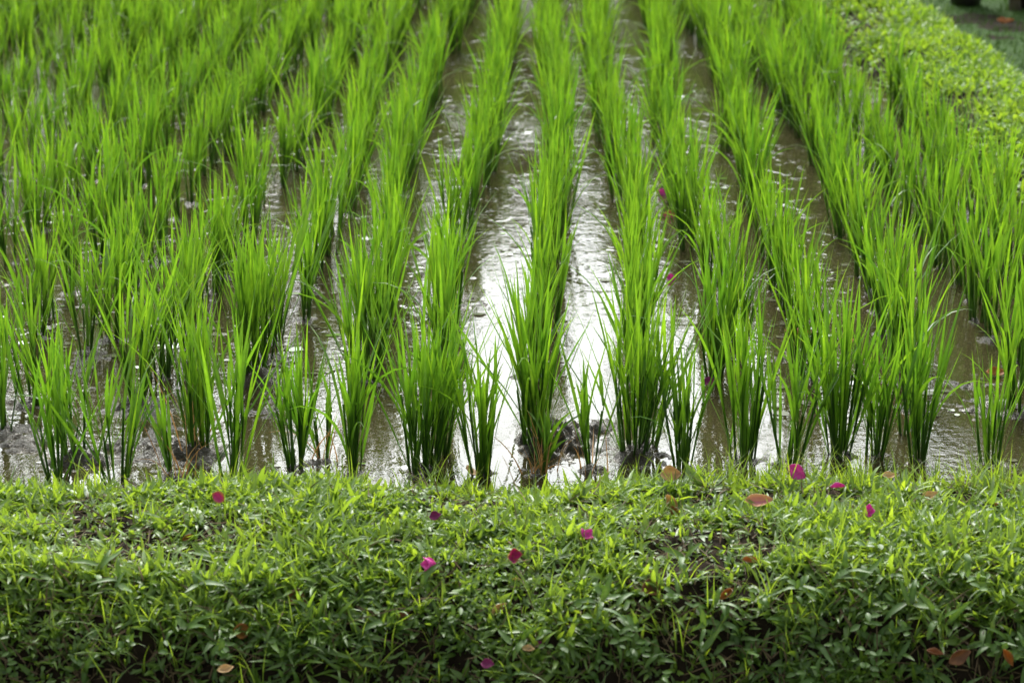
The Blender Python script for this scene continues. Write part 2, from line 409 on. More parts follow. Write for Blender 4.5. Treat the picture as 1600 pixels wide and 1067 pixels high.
V, F = grid_mesh(np.arange(-4, 4, .02), np.concatenate([np.arange(3.3, 3.9, .05), np.arange(3.9, 5.3, .012)]), bank_h)
tag(link('front_bank', make_mesh('front_bank', V, F, None, [M_SOIL])), kind='structure')
V, F = grid_mesh(np.arange(1.25, 2.75, .02), np.arange(5.0, 18, .04), side_h)
tag(link('side_bank', make_mesh('side_bank', V, F, None, [M_SOIL])), kind='structure')
def ground_z(X, Y): return np.where(Y < 4.2, -.47, -.13)
V, F = grid_mesh(np.array([-400, -60, -12, -6, 0, 3, 6, 20, 60, 400.]), np.array([-400, -40, -5, 0, 2, 4.15, 4.5, 8, 12, 20, 40, 100, 400.]), ground_z)
tag(link('ground', make_mesh('ground', V, F, None, [M_LAWN])), kind='structure')

# floating flecks of scum and leaf crumbs on the water
r = np.random.default_rng(55); n = 18000
X = r.uniform(-3.4, 1.6, n); Y = 5.1 + 8.5 * r.random(n) ** 1.2
k = r.random(n) < sstep(.0, .16, fbm(X, Y, 1.6, 4, 56)) * .9 + .06; X, Y = X[k], Y[k]; n = len(X)
ang = np.linspace(0, 2 * math.pi, 8, endpoint=False)[None] + r.uniform(0, 6, (n, 1))
rad = (r.uniform(.0025, .010, n) * np.where(r.random(n) < .12, 2.2, 1))[:, None] * r.uniform(.6, 1.2, (n, 8))
tx, ty = r.normal(0, .05, (n, 1)), r.normal(0, .05, (n, 1))
dx, dy = rad * np.cos(ang) * 1.3, rad * np.sin(ang)
V = np.stack([X[:, None] + dx, Y[:, None] + dy, .0022 + dx * tx + dy * ty], -1).reshape(-1, 3)
i0 = np.arange(n)[:, None] * 8
F = np.concatenate([i0 + [0, 1, 2, 3], i0 + [0, 3, 4, 7], i0 + [4, 5, 6, 7]])
A = np.zeros((len(V), 4)); A[:, 0] = .6; A[:, 1] = np.repeat(r.random(n), 8)
M_SCUM = leaf_material('floating_scum', (.10, .095, .06), (.16, .16, .09), (.1, .1, .06), (1, 1, 1), .1, .16, .9, .1, 0, (.12, .22, .03))
tag(link('floating_scum', make_mesh('floating_scum', V, F, A, [M_SCUM])), 'pale flecks of scum and leaf crumbs floating between the rows', 'scum', None, 'stuff')

# ------------------------------------------------------------------ rice
def tiller_clump(r, nt, height, lean, splay=1.2):
    """one clump: a tight foot of tillers and the leaves that leave them. Returns (stems, leaves)"""
    spread = .0027 * math.sqrt(nt) + .004
    a = r.uniform(0, 2 * math.pi, nt); q = np.sqrt(r.random(nt)) * spread * 2.0
    P = np.stack([q * np.cos(a), q * np.sin(a), np.full(nt, -.03)], 1)
    taz = a + r.normal(0, .5, nt)
    tt = np.clip(R(.5) + q / (spread * 2) * R(6.0) * splay + r.normal(0, R(1.6), nt) * splay, 0, R(18))
    tl = height * r.uniform(.34, .50, nt) + .03
    tb = R(2) + 0 * tl
    D = np.stack([np.sin(tt) * np.cos(taz) + lean, np.sin(tt) * np.sin(taz), np.cos(tt)], 1)
    D /= np.linalg.norm(D, axis=1, keepdims=True)
    tt2 = np.arccos(D[:, 2]); taz2 = np.arctan2(D[:, 1], D[:, 0])
    st = [blades(P, taz2, tt2, tb * 0, tl, np.full(nt, .0074), lambda t: 1 - .35 * t, 4, .35, r.uniform(-1.5, 1.5, nt), rnd=r.random(nt)),
          blades(P, taz2, tt2, tb * 0, tl, np.full(nt, .0074), lambda t: 1 - .35 * t, 4, .35, r.uniform(-1.5, 1.5, nt) + 1.57, rnd=r.random(nt))]
    lv = []
    for k in range(nt):
        nl = r.integers(3, 6)
        fr = np.linspace(.22, 1, nl) + r.normal(0, .04, nl)
        LP = P[k] + D[k] * (tl[k] * fr)[:, None]
        young = (np.arange(nl) == nl - 1)
        tilt = np.clip(tt2[k] + np.where(young, R(.5), R(1.5) + np.abs(r.normal(0, R(5.4) * splay, nl))), 0, R(38))
        az = taz2[k] + np.arange(nl) * math.pi * (r.random() < .5) * .35 + r.normal(0, .9, nl)
        top = height * r.uniform(.66, 1.08, nl) - LP[:, 2]
        L = np.clip(top / np.cos(tilt) * np.where(young, 1.0, r.uniform(.78, 1.05, nl)), .10, .40)
        bend = np.where(r.random(nl) < .11, r.uniform(R(30), R(95), nl), np.abs(r.normal(R(5), R(7), nl)))
        bend = np.where(young, np.abs(r.normal(R(3), R(4), nl)), bend)
        lv.append(blades(LP, az, tilt, bend, L, r.uniform(.0054, .0098, nl), prof_rice, 8, .18, r.normal(0, .8, nl), rnd=r.random(nl), powr=1.8))
    return merge(st), merge(lv)
def dry_part(r, nd, height):
    P = np.stack([r.normal(0, .022, nd), r.normal(-.012, .018, nd), np.full(nd, -.01)], 1)
    n2 = nd
    return blades(P, r.uniform(0, 6.28, n2), np.abs(r.normal(R(14), R(14), n2)), r.uniform(R(5), R(95), n2), r.uniform(.09, .24, n2) * (height / .3) ** .5,
                  r.uniform(.0025, .0045, n2), prof_thin, 8, .3, r.normal(0, 1, n2), rnd=r.random(n2), powr=1.5)

GROUP = 'rice clumps planted in rows across the paddy'
variants = []
for k in range(18):
    r = np.random.default_rng(100 + k)
    s, l = tiller_clump(r, int(r.integers(6, 11)), r.uniform(.37, .42), r.normal(0, .02))
    variants.append((make_mesh('rice_stem_bundle', *s, [M_STEM]), make_mesh('rice_leaves', *l, [M_RICE])))

ORD = ['first', 'second', 'third', 'fourth', 'fifth', 'sixth', 'seventh', 'eighth', 'ninth', 'tenth', 'eleventh', 'twelfth', 'thirteenth', 'fourteenth', 'fifteenth', 'sixteenth', 'seventeenth']
def row_words(i):
    if i == 0: return 'in the mud island row'
    return '%s row %s of the mud island' % (ORD[abs(i) - 1], 'left' if i < 0 else 'right')

# what is in view, nearest first
for c in clumps:
    u, v = project((c['x'], c['y'], .25)); ub, vb = project((c['x'], c['y'], 0.0)); ut, vt = project((c['x'], c['y'], .42))
    c['seen'] = -40 < u < 1640 and vb > -4 or (-40 < u < 1640 and vb > 0)
rest = []
back = sorted([c for c in clumps if c['front'] is None and c['seen']], key=lambda c: c['y'])
single = back[:300 - nfront]
rest = back[300 - nfront:] + [c for c in clumps if c['front'] is None and not c['seen']]
ymax = max(c['y'] for c in single)
count = {}
def add_clump(x, y, label, st_me, lf_me, rot, s, tilt=(0, 0)):
    e = empty('rice_clump', (x, y, 0)); e.rotation_euler = (tilt[0], tilt[1], rot); e.scale = s
    tag(e, label, 'rice plant', GROUP)
    link('stem_bundle', st_me, e); link('foliage', lf_me, e)
    return e
for c in clumps:
    if c['front'] is None: continue
    px, py, h, nt_, lean, dry, label = c['front']
    r = np.random.default_rng(int(px * 7 + py))
    s, l = tiller_clump(r, max(3, int(nt_ * 1.0 + .5)), h, lean, 1.75 if nt_ < 12 else 1.4)
    e = add_clump(c['x'], c['y'], label, make_mesh('rice_stem_bundle', *s, [M_STEM]), make_mesh('rice_leaves', *l, [M_RICE]), 0, (1, 1, 1))
    if dry:
        link('dead_straw', make_mesh('dead_straw', *dry_part(r, dry * 2, max(h, .25)), [M_DRY]), e)['label'] = 'orange brown dead leaves at the foot'
for c in single:
    i = c['row']; k = count.get(i, 0); count[i] = k + 1
    if k < 12:
        side = 'behind the front clumps' if -6 < i < 5 else 'counting from the verge end'
        label = ('rice clump %s %s, %s' % (ORD[k], side, row_words(i))).replace(', in the', ' in the')
    else:
        label = 'blurred rice clump far back in the %s' % row_words(i).replace('in the ', '')
    st, lf = variants[rng.integers(len(variants))]
    sc_ = rng.uniform(.88, 1.10) if i > -3 else rng.uniform(.82, 1.0)
    add_clump(c['x'], c['y'], label, st, lf, rng.uniform(0, 6.28), (sc_, sc_, sc_ * rng.uniform(.92, 1.06)), (rng.normal(0, .03), rng.normal(0, .03)))
# everything farther back: one mass
va = []
for st, lf in variants:
    co = np.zeros(len(lf.vertices) * 3); lf.vertices.foreach_get('co', co)
    fc = np.zeros(len(lf.loops), int); lf.loops.foreach_get('vertex_index', fc)
    at = np.zeros(len(lf.vertices) * 4); lf.attributes['leaf'].data.foreach_get('color', at)
    c2 = np.zeros(len(st.vertices) * 3); st.vertices.foreach_get('co', c2)
    f2 = np.zeros(len(st.loops), int); st.loops.foreach_get('vertex_index', f2)
    a2 = np.zeros(len(st.vertices) * 4); st.attributes['leaf'].data.foreach_get('color', a2)
    va.append((co.reshape(-1, 3), fc.reshape(-1, 4), at.reshape(-1, 4), c2.reshape(-1, 3), f2.reshape(-1, 4), a2.reshape(-1, 4)))
Vs, Fs, As, Ms, off = [], [], [], [], 0
for c in rest:
    v1, f1, a1, v2, f2, a2 = va[rng.integers(len(va))]
    th = rng.uniform(0, 6.28); s = rng.uniform(.9, 1.1)
    rot = np.array([[math.cos(th), math.sin(th), 0], [-math.sin(th), math.cos(th), 0], [0, 0, 1]]) * s
    for v, f, a, mi in ((v1, f1, a1, 0), (v2, f2, a2, 1)):
        Vs.append(v @ rot + np.array([c['x'], c['y'], 0])); Fs.append(f + off); As.append(a); Ms.append(np.full(len(f), mi)); off += len(v)
o = link('far_rice', make_mesh('far_rice', np.concatenate(Vs), np.concatenate(Fs), np.concatenate(As), [M_RICE, M_STEM], np.concatenate(Ms)))
tag(o, 'blurred mass of rice clumps in the farthest part of the paddy', 'rice plants', None, 'stuff')

# ------------------------------------------------------------------ grass of the front bank
def bank_normal(X, Y):
    e = .012
    gx = (bank_h(X + e, Y) - bank_h(X - e, Y)) / (2 * e); gy = (bank_h(X, Y + e) - bank_h(X, Y - e)) / (2 * e)
    n = np.stack([-gx, -gy, np.ones_like(gx)], -1)
    return n / np.linalg.norm(n, axis=1, keepdims=True)
def bare(X, Y):
    """0..1: where the soil shows"""
    b = sstep(.10, .22, fbm(X, Y, 3.2, 3, 51))
    s = Y - EDGE(X)
    b = b * .75 * sstep(-.02, -.2, s)
    for (px, py, rx, ry) in ((1165, 768, .13, .05), (1500, 765, .16, .06), (1110, 750, .06, .03), (1560, 745, .15, .03), (1290, 770, .10, .04), (900, 985, .0, .0)):
        if rx:
            p = on_plane(px, py, .08); b = np.maximum(b, np.exp(-((X - p.x) / (rx * 1.5)) ** 2 - ((Y - p.y + .05) / (ry * 2.1)) ** 2))
    return b
def scatter(n, s0, s1, seed, dens=None, x0=-2.3, x1=2.3):
    r = np.random.default_rng(seed)
    X = r.uniform(x0, x1, n)
    # even over the true (steep) surface: sample in s with weight of the slope
    ss = np.linspace(s0, s1, 200); zz = bank_h(np.zeros(200), EDGE(np.zeros(200)) + ss)
    arc = np.concatenate([[0], np.cumsum(np.hypot(np.diff(ss), np.diff(zz)))])
    s = np.interp(r.random(n) * arc[-1], arc, ss)
    Y = EDGE(X) + s
    if dens is not None:
        k = r.random(n) < dens(X, Y, s); X, Y, s = X[k], Y[k], s[k]
    return r, X, Y, s
def face(s): return sstep(-.58, -.78, s)
# broad carpet grass in little rosettes
r, X, Y, s = scatter(40000, -1.0, .03, 5, lambda X, Y, s: (1 - .97 * bare(X, Y)) * (1 - .85 * sstep(-.68, -.80, s) * sstep(-.08, .03, fbm(X, Y + 3 * bank_h(X, Y), 3.6, 3, 78))) * (1 - .2 * face(s)))
m = 5; n = len(X)
nrm = bank_normal(X, Y); Z = bank_h(X, Y)
P = np.repeat(np.stack([X, Y, Z], 1) + nrm * .002, m, 0) + r.normal(0, .009, (n * m, 3)) * [1, 1, .25]
up = np.repeat(nrm * .75 + np.array([0, 0, .5]) + r.normal(0, .16, (n, 3)), m, 0)
az = np.repeat(r.uniform(0, 6.28, n), m) + np.tile(np.arange(m) * 2.4, n) + r.normal(0, .4, n * m)
tall = np.repeat(fbm(X, Y, 4, 3, 15), m)
clump_rnd = np.repeat(fbm(X, Y, 7, 2, 16) * 1.1, m)
L = r.uniform(.020, .046, n * m) * np.clip(1 + 1.9 * tall, .5, 2)
big = r.random(n * m) < .12
L = np.where(big, L * 1.45, L)
W = np.where(big, r.uniform(.009, .013, n * m), r.uniform(.005, .0092, n * m))
tilt = np.abs(r.normal(R(59), R(21), n * m)); tilt = np.clip(tilt, R(5), R(88))
G1 = blades(P, az, tilt, r.normal(R(28), R(26), n * m), L, W, prof_grass, 5, .16, r.normal(0, .5, n * m), up, np.clip(.48 + clump_rnd + r.normal(0, .22, n * m), 0, 1), wave=r.uniform(0, .0012, n * m))
# thin upright blades in small tufts
def tufts(n, s0, s1, seed, m, L0, L1, dens=None):
    r, X, Y, s = scatter(n, s0, s1, seed, dens)
    n = len(X); P = np.repeat(np.stack([X, Y, bank_h(X, Y)], 1), m, 0) + r.normal(0, .006, (n * m, 3)) * [1, 1, 0]
    up = np.repeat(bank_normal(X, Y) * .4 + np.array([0, 0, .8]), m, 0)
    k = n * m
    return blades(P, r.uniform(0, 6.28, k), np.abs(r.normal(R(18), R(14), k)), np.abs(r.normal(R(35), R(35), k)), r.uniform(L0, L1, k), r.uniform(.0028, .0050, k),
                  prof_thin, 7, .25, r.normal(0, .5, k), up, np.clip(r.normal(.6, .25, k), 0, 1))
G2 = tufts(640, -1.0, .0, 6, 5, .04, .095, lambda X, Y, s: 1 - .7 * bare(X, Y))
G5 = tufts(170, -.14, .02, 19, 5, .05, .10)
G3 = tufts(420, -.2, .03, 8, 6, .06, .125, lambda X, Y, s: sstep(.1, .45, X) * .9 + .08)
G4 = tufts(150, -1.0, -.6, 9, 5, .06, .15)
tag(link('grass', make_mesh('grass', *merge([G1, G2, G3, G4, G5]), [M_GRASS])), 'short broad-bladed green grass covering the front bank', 'grass', None, 'stuff')
# dead thatch under the grass
r, X, Y, s = scatter(12000, -1.0, -.02, 12, lambda X, Y, s: .30 + .70 * np.maximum(bare(X, Y), face(s)))
n = len(X)
T = blades(np.stack([X, Y, bank_h(X, Y)], 1) + bank_normal(X, Y) * r.uniform(.001, .022, n)[:, None], r.uniform(0, 6.28, n), r.normal(R(86), R(16), n), r.normal(0, R(30), n), r.uniform(.025, .085, n), r.uniform(.0018, .0042, n), prof_thin, 5, .2,
           r.normal(0, .8, n), bank_normal(X, Y), r.random(n))
r, X, Y, s = scatter(340, -1.0, -.05, 23, lambda X, Y, s: .35 + .65 * face(s)); n = len(X)      # creeping runners and dry roots
T2 = blades(np.stack([X, Y, bank_h(X, Y)], 1) + bank_normal(X, Y) * r.uniform(.012, .035, n)[:, None], r.uniform(0, 6.28, n), r.normal(R(84), R(12), n), r.normal(R(12), R(30), n), r.uniform(.10, .22, n),
            r.uniform(.0018, .0028, n), lambda t: 1 - .5 * t, 9, .4, r.normal(0, .8, n), bank_normal(X, Y), r.random(n), wave=r.uniform(.001, .005, n))
T = merge([T, T2])
tag(link('straw_litter', make_mesh('straw_litter', *T, [M_STRAW])), 'dead straw and thatch lying under the bank grass', 'dead grass', None, 'stuff')
# small oval weeds and hanging leaves of the bank face
r, X, Y, s = scatter(330, -1.02, -.66, 13, lambda X, Y, s: .35 + .65 * sstep(-.6, .5, X))
n = len(X); m = 6; nrm = bank_normal(X, Y)
out_ = r.uniform(.005, .05, n)[:, None]
Q = np.repeat(np.stack([X, Y, bank_h(X, Y)], 1) + (nrm + [0, 0, .5]) * out_, m, 0) + r.normal(0, .011, (n * m, 3))
W1 = blades(Q, r.uniform(0, 6.28, n * m), r.normal(R(65), R(22), n * m), r.normal(R(15), R(20), n * m), r.uniform(.013, .026, n * m), r.uniform(.008, .013, n * m), prof_oval, 5, .15,
            None, np.repeat(nrm * .6 + [0, -.1, .6], m, 0), r.random(n * m))
r, X, Y, s = scatter(560, -.98, -.60, 14, lambda X, Y, s: .15 + .85 * sstep(-.2, .35, X))
n = len(X); m = 4; nrm = bank_normal(X, Y)
Q = np.repeat(np.stack([X, Y, bank_h(X, Y)], 1) + nrm * r.uniform(.005, .04, n)[:, None], m, 0) + r.normal(0, .006, (n * m, 3))
W2 = blades(Q, np.repeat(r.uniform(0, 6.28, n), m) + np.tile(np.arange(m) * 1.9, n), r.normal(R(60), R(22), n * m), r.normal(R(55), R(25), n * m), r.uniform(.035, .07, n * m), r.uniform(.009, .0145, n * m),
            prof_grass, 7, .14, r.normal(0, .4, n * m), np.repeat(nrm * .7 + [0, 0, .35], m, 0), r.random(n * m), wave=r.uniform(0, .002, n * m))
tag(link('ground_cover', make_mesh('ground_cover', *merge([W1, W2]), [M_WEED])), 'small dark leafy weeds covering the shaded bank face', 'weeds', None, 'stuff')

# ------------------------------------------------------------------ side bank and lawn beyond
r = np.random.default_rng(21)
n = 9000; Y0 = r.uniform(5.5, 16, n); X = side_edge(Y0) + r.uniform(-.01, .64, n); Y = Y0
k = r.random(n) > .85 * sstep(.06, .14, fbm(X, Y, 2.6, 3, 33)) * sstep(.45, .2, X - side_edge(Y)); X, Y = X[k], Y[k]; n = len(X); m = 4
P = np.repeat(np.stack([X, Y, side_h(X, Y)], 1), m, 0) + r.normal(0, .014, (n * m, 3)) * [1, 1, .4]
S1 = blades(P, r.uniform(0, 6.28, n * m), np.abs(r.normal(R(48), R(20), n * m)), r.normal(R(25), R(25), n * m), r.uniform(.03, .06, n * m), r.uniform(.012, .02, n * m), prof_oval, 4, .15, None, None,
            np.clip(np.repeat(fbm(X, Y, 4, 3, 41) * 1.2, m) + r.normal(.5, .2, n * m), 0, 1))
n = 1500; Y = r.uniform(5.5, 16, n); X = side_edge(Y) + r.uniform(.02, .58, n)
S2 = blades(np.stack([X, Y, side_h(X, Y)], 1), r.uniform(0, 6.28, n), np.abs(r.normal(R(18), R(12), n)), np.abs(r.normal(R(30), R(25), n)), r.uniform(.06, .12, n), r.uniform(.004, .006, n), prof_thin, 5, .2, None, None, r.random(n))
tag(link('bank_plants', make_mesh('bank_plants', *merge([S1, S2]), [M_SIDE])), 'bright yellow-green leafy cover on the bank along the paddy', 'ground cover', None, 'stuff')
n = 26000; X = r.uniform(2.1, 4.6, n); Y = r.uniform(9.5, 19, n)
M_LAWNG = leaf_material('lawn_grass', (.035, .085, .02), (.06, .13, .025), (.03, .06, .02), (1.8, 1.6, 1.0), .3, .6, .1, .2, .0)
LG = blades(np.stack([X, Y, np.full(n, -.13)], 1), r.uniform(0, 6.28, n), np.abs(r.normal(R(35), R(20), n)), np.abs(r.normal(R(30), R(20), n)), r.uniform(.025, .045, n), r.uniform(.005, .008, n), prof_thin, 4, .2, None, None, r.random(n))
tag(link('lawn_grass', make_mesh('lawn_grass', *LG, [M_LAWNG])), 'dark mown lawn grass beyond the side bank', 'grass', None, 'stuff')

# ------------------------------------------------------------------ pots at the far edge of the lawn
def simple(name, c, rough=.6, bump=0, scale=30, c2=None):
    m, t, o = mat(name)
    p = N_(t, 'ShaderNodeBsdfPrincipled', Roughness=rough)
    co = N_(t, 'ShaderNodeTexCoord'); n = N_(t, 'ShaderNodeTexNoise', Scale=scale, Detail=5.0); t.links.new(co.outputs['Object'], n.inputs['Vector'])
    t.links.new(mixc(t, maprange(t, n.outputs[0], .35, .65, 0, 1), c, c2 or tuple(x * .7 for x in c)), p.inputs['Base Color'])
    if bump:
        b = N_(t, 'ShaderNodeBump', Strength=bump, Distance=.01); t.links.new(n.outputs[0], b.inputs['Height']); t.links.new(b.outputs[0], p.inputs['Normal'])
    t.links.new(p.outputs[0], o.inputs[0]); return m
def lathe(prof, seg=32, cx=0, cy=0):
    a = np.linspace(0, 2 * math.pi, seg, endpoint=False)
    V = np.concatenate([np.stack([cx + rr * np.cos(a), cy + rr * np.sin(a), np.full(seg, z)], 1) for rr, z in prof])
    F = []
    for j in range(len(prof) - 1):
        for k in range(seg):
            F.append((j * seg + k, j * seg + (k + 1) % seg, (j + 1) * seg + (k + 1) % seg, (j + 1) * seg + k))
    return V, np.array(F)
M_POT = simple('dark_glazed_pot', (.014, .011, .008), .4)
M_BARK = simple('bark', (.10, .085, .045), .9, .8, 25, (.045, .04, .02))
M_POTSOIL = simple('pot_soil', (.03, .022, .015), .95, .8, 60)
def pot(px, py, rad, label):
    p = on_plane(px, py, -.13)
    e = empty('plant_pot', (p.x, p.y + rad, -.13)); tag(e, label, 'pot')
    V, F = lathe([(.001, .0), (rad * .82, 0), (rad * .86, .02), (rad * 1.02, .30), (rad * 1.08, .31), (rad * 1.08, .345), (rad * .96, .345), (rad * .94, .29)])
    link('pot_wall', make_mesh('pot_wall', V, F, None, [M_POT]), e)
    V, F = lathe([(.001, .31), (rad * .5, .305), (rad * .94, .295)])
    link('soil', make_mesh('soil', V, F, None, [M_POTSOIL]), e)
    r = np.random.default_rng(int(px)); n = 60
    B = blades(np.stack([r.normal(0, rad * .3, n), r.normal(0, rad * .3, n), np.full(n, .3)], 1), r.uniform(0, 6.28, n), np.abs(r.normal(R(22), R(16), n)), np.abs(r.normal(R(15), R(8), n)),
               r.uniform(.3, .7, n), r.uniform(.02, .035, n), prof_grass, 7, .2, None, None, r.random(n))
    link('foliage', make_mesh('pot_foliage', *B, [M_WEED]), e)
pot(1513, 12, .105, 'dark round plant pot on the lawn edge, the one nearer the paddy')
pot(1612, 16, .13, 'dark plant pot cut by the photo corner, behind the slim brown trunk')
p = on_plane(1585, 17, -.13)
e = empty('slim_tree', (p.x, p.y, -.13)); tag(e, 'slim olive-brown trunk in front of the corner pot at the lawn edge', 'tree')
V, F = lathe([(.045, -.02), (.032, .06), (.028, .5), (.026, 1.2), (.02, 2.2), (.008, 3.0)], 14)
link('trunk', make_mesh('trunk', V, F, None, [M_BARK]), e)
r = np.random.default_rng(77); n = 500
a = r.normal(0, 1, (n, 3)); a /= np.linalg.norm(a, axis=1, keepdims=True); a *= (r.random((n, 1)) ** .4) * [.7, .7, .6]
B = blades(a + [0, 0, 2.8], r.uniform(0, 6.28, n), r.uniform(.3, 2.0, n), r.uniform(0, 1, n), r.uniform(.12, .2, n), r.uniform(.04, .07, n), prof_oval, 5, .2, None, None, r.random(n))
link('crown', make_mesh('crown', *B, [M_WEED]), e)

# ------------------------------------------------------------------ the wood beyond the field: seen in the photo only as reflections in the water
def treeline():
    r = np.random.default_rng(31)
    parts, tv = [], []
    spec = []
    for az_, el in ((-17, 15), (-14.5, 14), (-12, 11), (-10.4, 15), (-8.2, 9), (-6.6, 14.5), (-3.6, 9), (-1.4, 7), (.6, 6), (2.2, 8), (4.6, 11), (6.6, 13), (8.8, 15.5), (11.0, 13), (14, 15), (17, 15)):
        d = r.uniform(22, 27); spec.append((d * math.sin(R(az_)), d * math.cos(R(az_)), d * math.tan(R(el)) + .2))
    for (x, y, h) in spec:
        nb = r.integers(9, 14)
        for b in range(nb):
            c = np.array([x + r.normal(0, .9), y + r.normal(0, .9), h * r.uniform(.42, .86)]); rad = r.uniform(.4, .6 + h * .05)
            n = 170
            a = r.normal(0, 1, (n, 3)); a /= np.linalg.norm(a, axis=1, keepdims=True)
            P = c + a * rad * (r.random((n, 1)) ** .4)
            parts.append(blades(P, r.uniform(0, 6.28, n), r.uniform(.4, 2.2, n), r.uniform(0, 1, n), r.uniform(.2, .38, n), r.uniform(.09, .16, n), prof_oval, 4, .2, None, None, r.random(n)))
        # undergrowth
        n = 250; P = np.stack([x + r.normal(0, 1.1, n), y + r.normal(0, .8, n), r.uniform(0, h * .34, n)], 1)
        parts.append(blades(P, r.uniform(0, 6.28, n), r.uniform(.4, 2.2, n), r.uniform(0, 1, n), r.uniform(.2, .38, n), r.uniform(.09, .16, n), prof_oval, 4, .2, None, None, r.random(n)))
        tv.append(lathe([(.20, -.2), (.13, .6), (.11, h * .5), (.04, h * .85)], 10, x, y))
    V, F, A = merge(parts); mi = [np.zeros(len(F))]
    for v, f in tv:
        F = np.concatenate([F, f + len(V)]); V = np.concatenate([V, v]); A = np.concatenate([A, np.zeros((len(v), 4))]); mi.append(np.ones(len(f)))
    M_TREE = leaf_material('tree_leaf', (.035, .075, .015), (.06, .11, .02), (.04, .08, .02), (1.8, 1.6, 1.0), .3, .5, .3, .1, 0)
    o = link('treeline', make_mesh('treeline', V, F, A, [M_TREE, M_BARK], np.concatenate(mi)))
    tag(o, 'dark wood beyond the paddy, mirrored as brown in the water', 'woods', None, 'stuff')
treeline()

# ------------------------------------------------------------------ fallen bracts and dead leaves
def paper_material(name, c1, c2, vein, edge=None, amount=.35):
    m, t, o = mat(name)
    a = N_(t, 'ShaderNodeAttribute', attribute_name='leaf')
    s = N_(t, 'ShaderNodeSeparateColor'); t.links.new(a.outputs['Color'], s.inputs[0])
    co = N_(t, 'ShaderNodeTexCoord'); n = N_(t, 'ShaderNodeTexNoise', Scale=60.0, Detail=4.0); t.links.new(co.outputs['Object'], n.inputs['Vector'])
    col = mixc(t, maprange(t, n.outputs[0], .35, .65, 0, 1), c1, c2)
    if edge: col = mixc(t, maprange(t, s.outputs[1], .55, .95, 0, 1), col, edge)
    col = mixc(t, math_(t, 'MULTIPLY', s.outputs[2], .5), col, vein)
    p = N_(t, 'ShaderNodeBsdfPrincipled', Roughness=.55); t.links.new(col, p.inputs['Base Color'])
    tl = N_(t, 'ShaderNodeBsdfTranslucent'); t.links.new(col, tl.inputs['Color'])
    mx = N_(t, 'ShaderNodeMixShader'); mx.inputs[0].default_value = amount
    t.links.new(p.outputs[0], mx.inputs[1]); t.links.new(tl.outputs[0], mx.inputs[2]); t.links.new(mx.outputs[0], o.inputs[0])
    return m
M_PINK = paper_material('pink_bract', (.85, .15, .55), (.74, .08, .44), (.50, .04, .28))
M_PINKDRY = paper_material('fading_bract', (.72, .07, .34), (.60, .06, .24), (.45, .05, .16), (.62, .34, .10))
M_DARKP = paper_material('dark_bract', (.30, .02, .15), (.22, .015, .10), (.15, .01, .07))
M_TANP = paper_material('tan_pink_leaf', (.72, .40, .24), (.66, .28, .24), (.60, .08, .34), (.72, .46, .20))
M_TAN = paper_material('tan_leaf', (.78, .56, .28), (.62, .40, .17), (.50, .30, .14))
M_BROWN = paper_material('brown_leaf', (.34, .15, .055), (.20, .085, .035), (.20, .09, .04))
M_ORANGE = paper_material('orange_leaf', (.55, .24, .05), (.38, .15, .04), (.30, .13, .04))
def leaf_sheet(L, W, cup, curl, seed, pointed=1.0):
    """an oval papery leaf or bract, cupped across and curled along, wavy at the rim"""
    r = np.random.default_rng(seed); nu, nv = 11, 7
    u = np.linspace(0, 1, nu); v = np.linspace(-1, 1, nv); U, Vv = np.meshgrid(u, v, indexing='ij')
    w = W * .5 * np.clip(np.sin(np.pi * np.clip(U, .015, .985)) ** .8 * (1.15 - .35 * pointed * U), .03, 2)
    x = (U - .5) * L; y = w * Vv
    z = cup * W * Vv ** 2 * np.sin(np.pi * U) + curl * L * (U - .5) ** 2 * 2 + .06 * W * np.sin(U * 9 + r.uniform(0, 6) + Vv * 2.5) * np.abs(Vv) + .03 * W * np.abs(np.sin(U * 16)) * (1 - np.abs(Vv))
    V = np.stack([x, y, z], -1).reshape(-1, 3)
    i = np.arange(nu * nv).reshape(nu, nv)
    F = np.stack([i[:-1, :-1], i[1:, :-1], i[1:, 1:], i[:-1, 1:]], -1).reshape(-1, 4)
    A = np.stack([U, np.maximum(np.abs(Vv), np.abs(U * 2 - 1)), (np.abs(Vv) < .1) * 1.0, U * 0], -1).reshape(-1, 4)
    return V, F, A
def rotm(rx, ry, rz): return np.array(Matrix.Rotation(rz, 3, 'Z') @ Matrix.Rotation(ry, 3, 'Y') @ Matrix.Rotation(rx, 3, 'X'))
def bract_flower(size, seed):
    r = np.random.default_rng(seed); ps = []
    for k in range(3):
        v, f, a = leaf_sheet(size, size * .8, .28, .30, seed + k, 1.0)
        v = v + [size * .5, 0, 0]
        v = v @ rotm(0, -R(48 + r.uniform(-10, 14)), k * 2.094 + r.normal(0, .15)).T
        ps.append((v, f, a))
    return merge(ps)
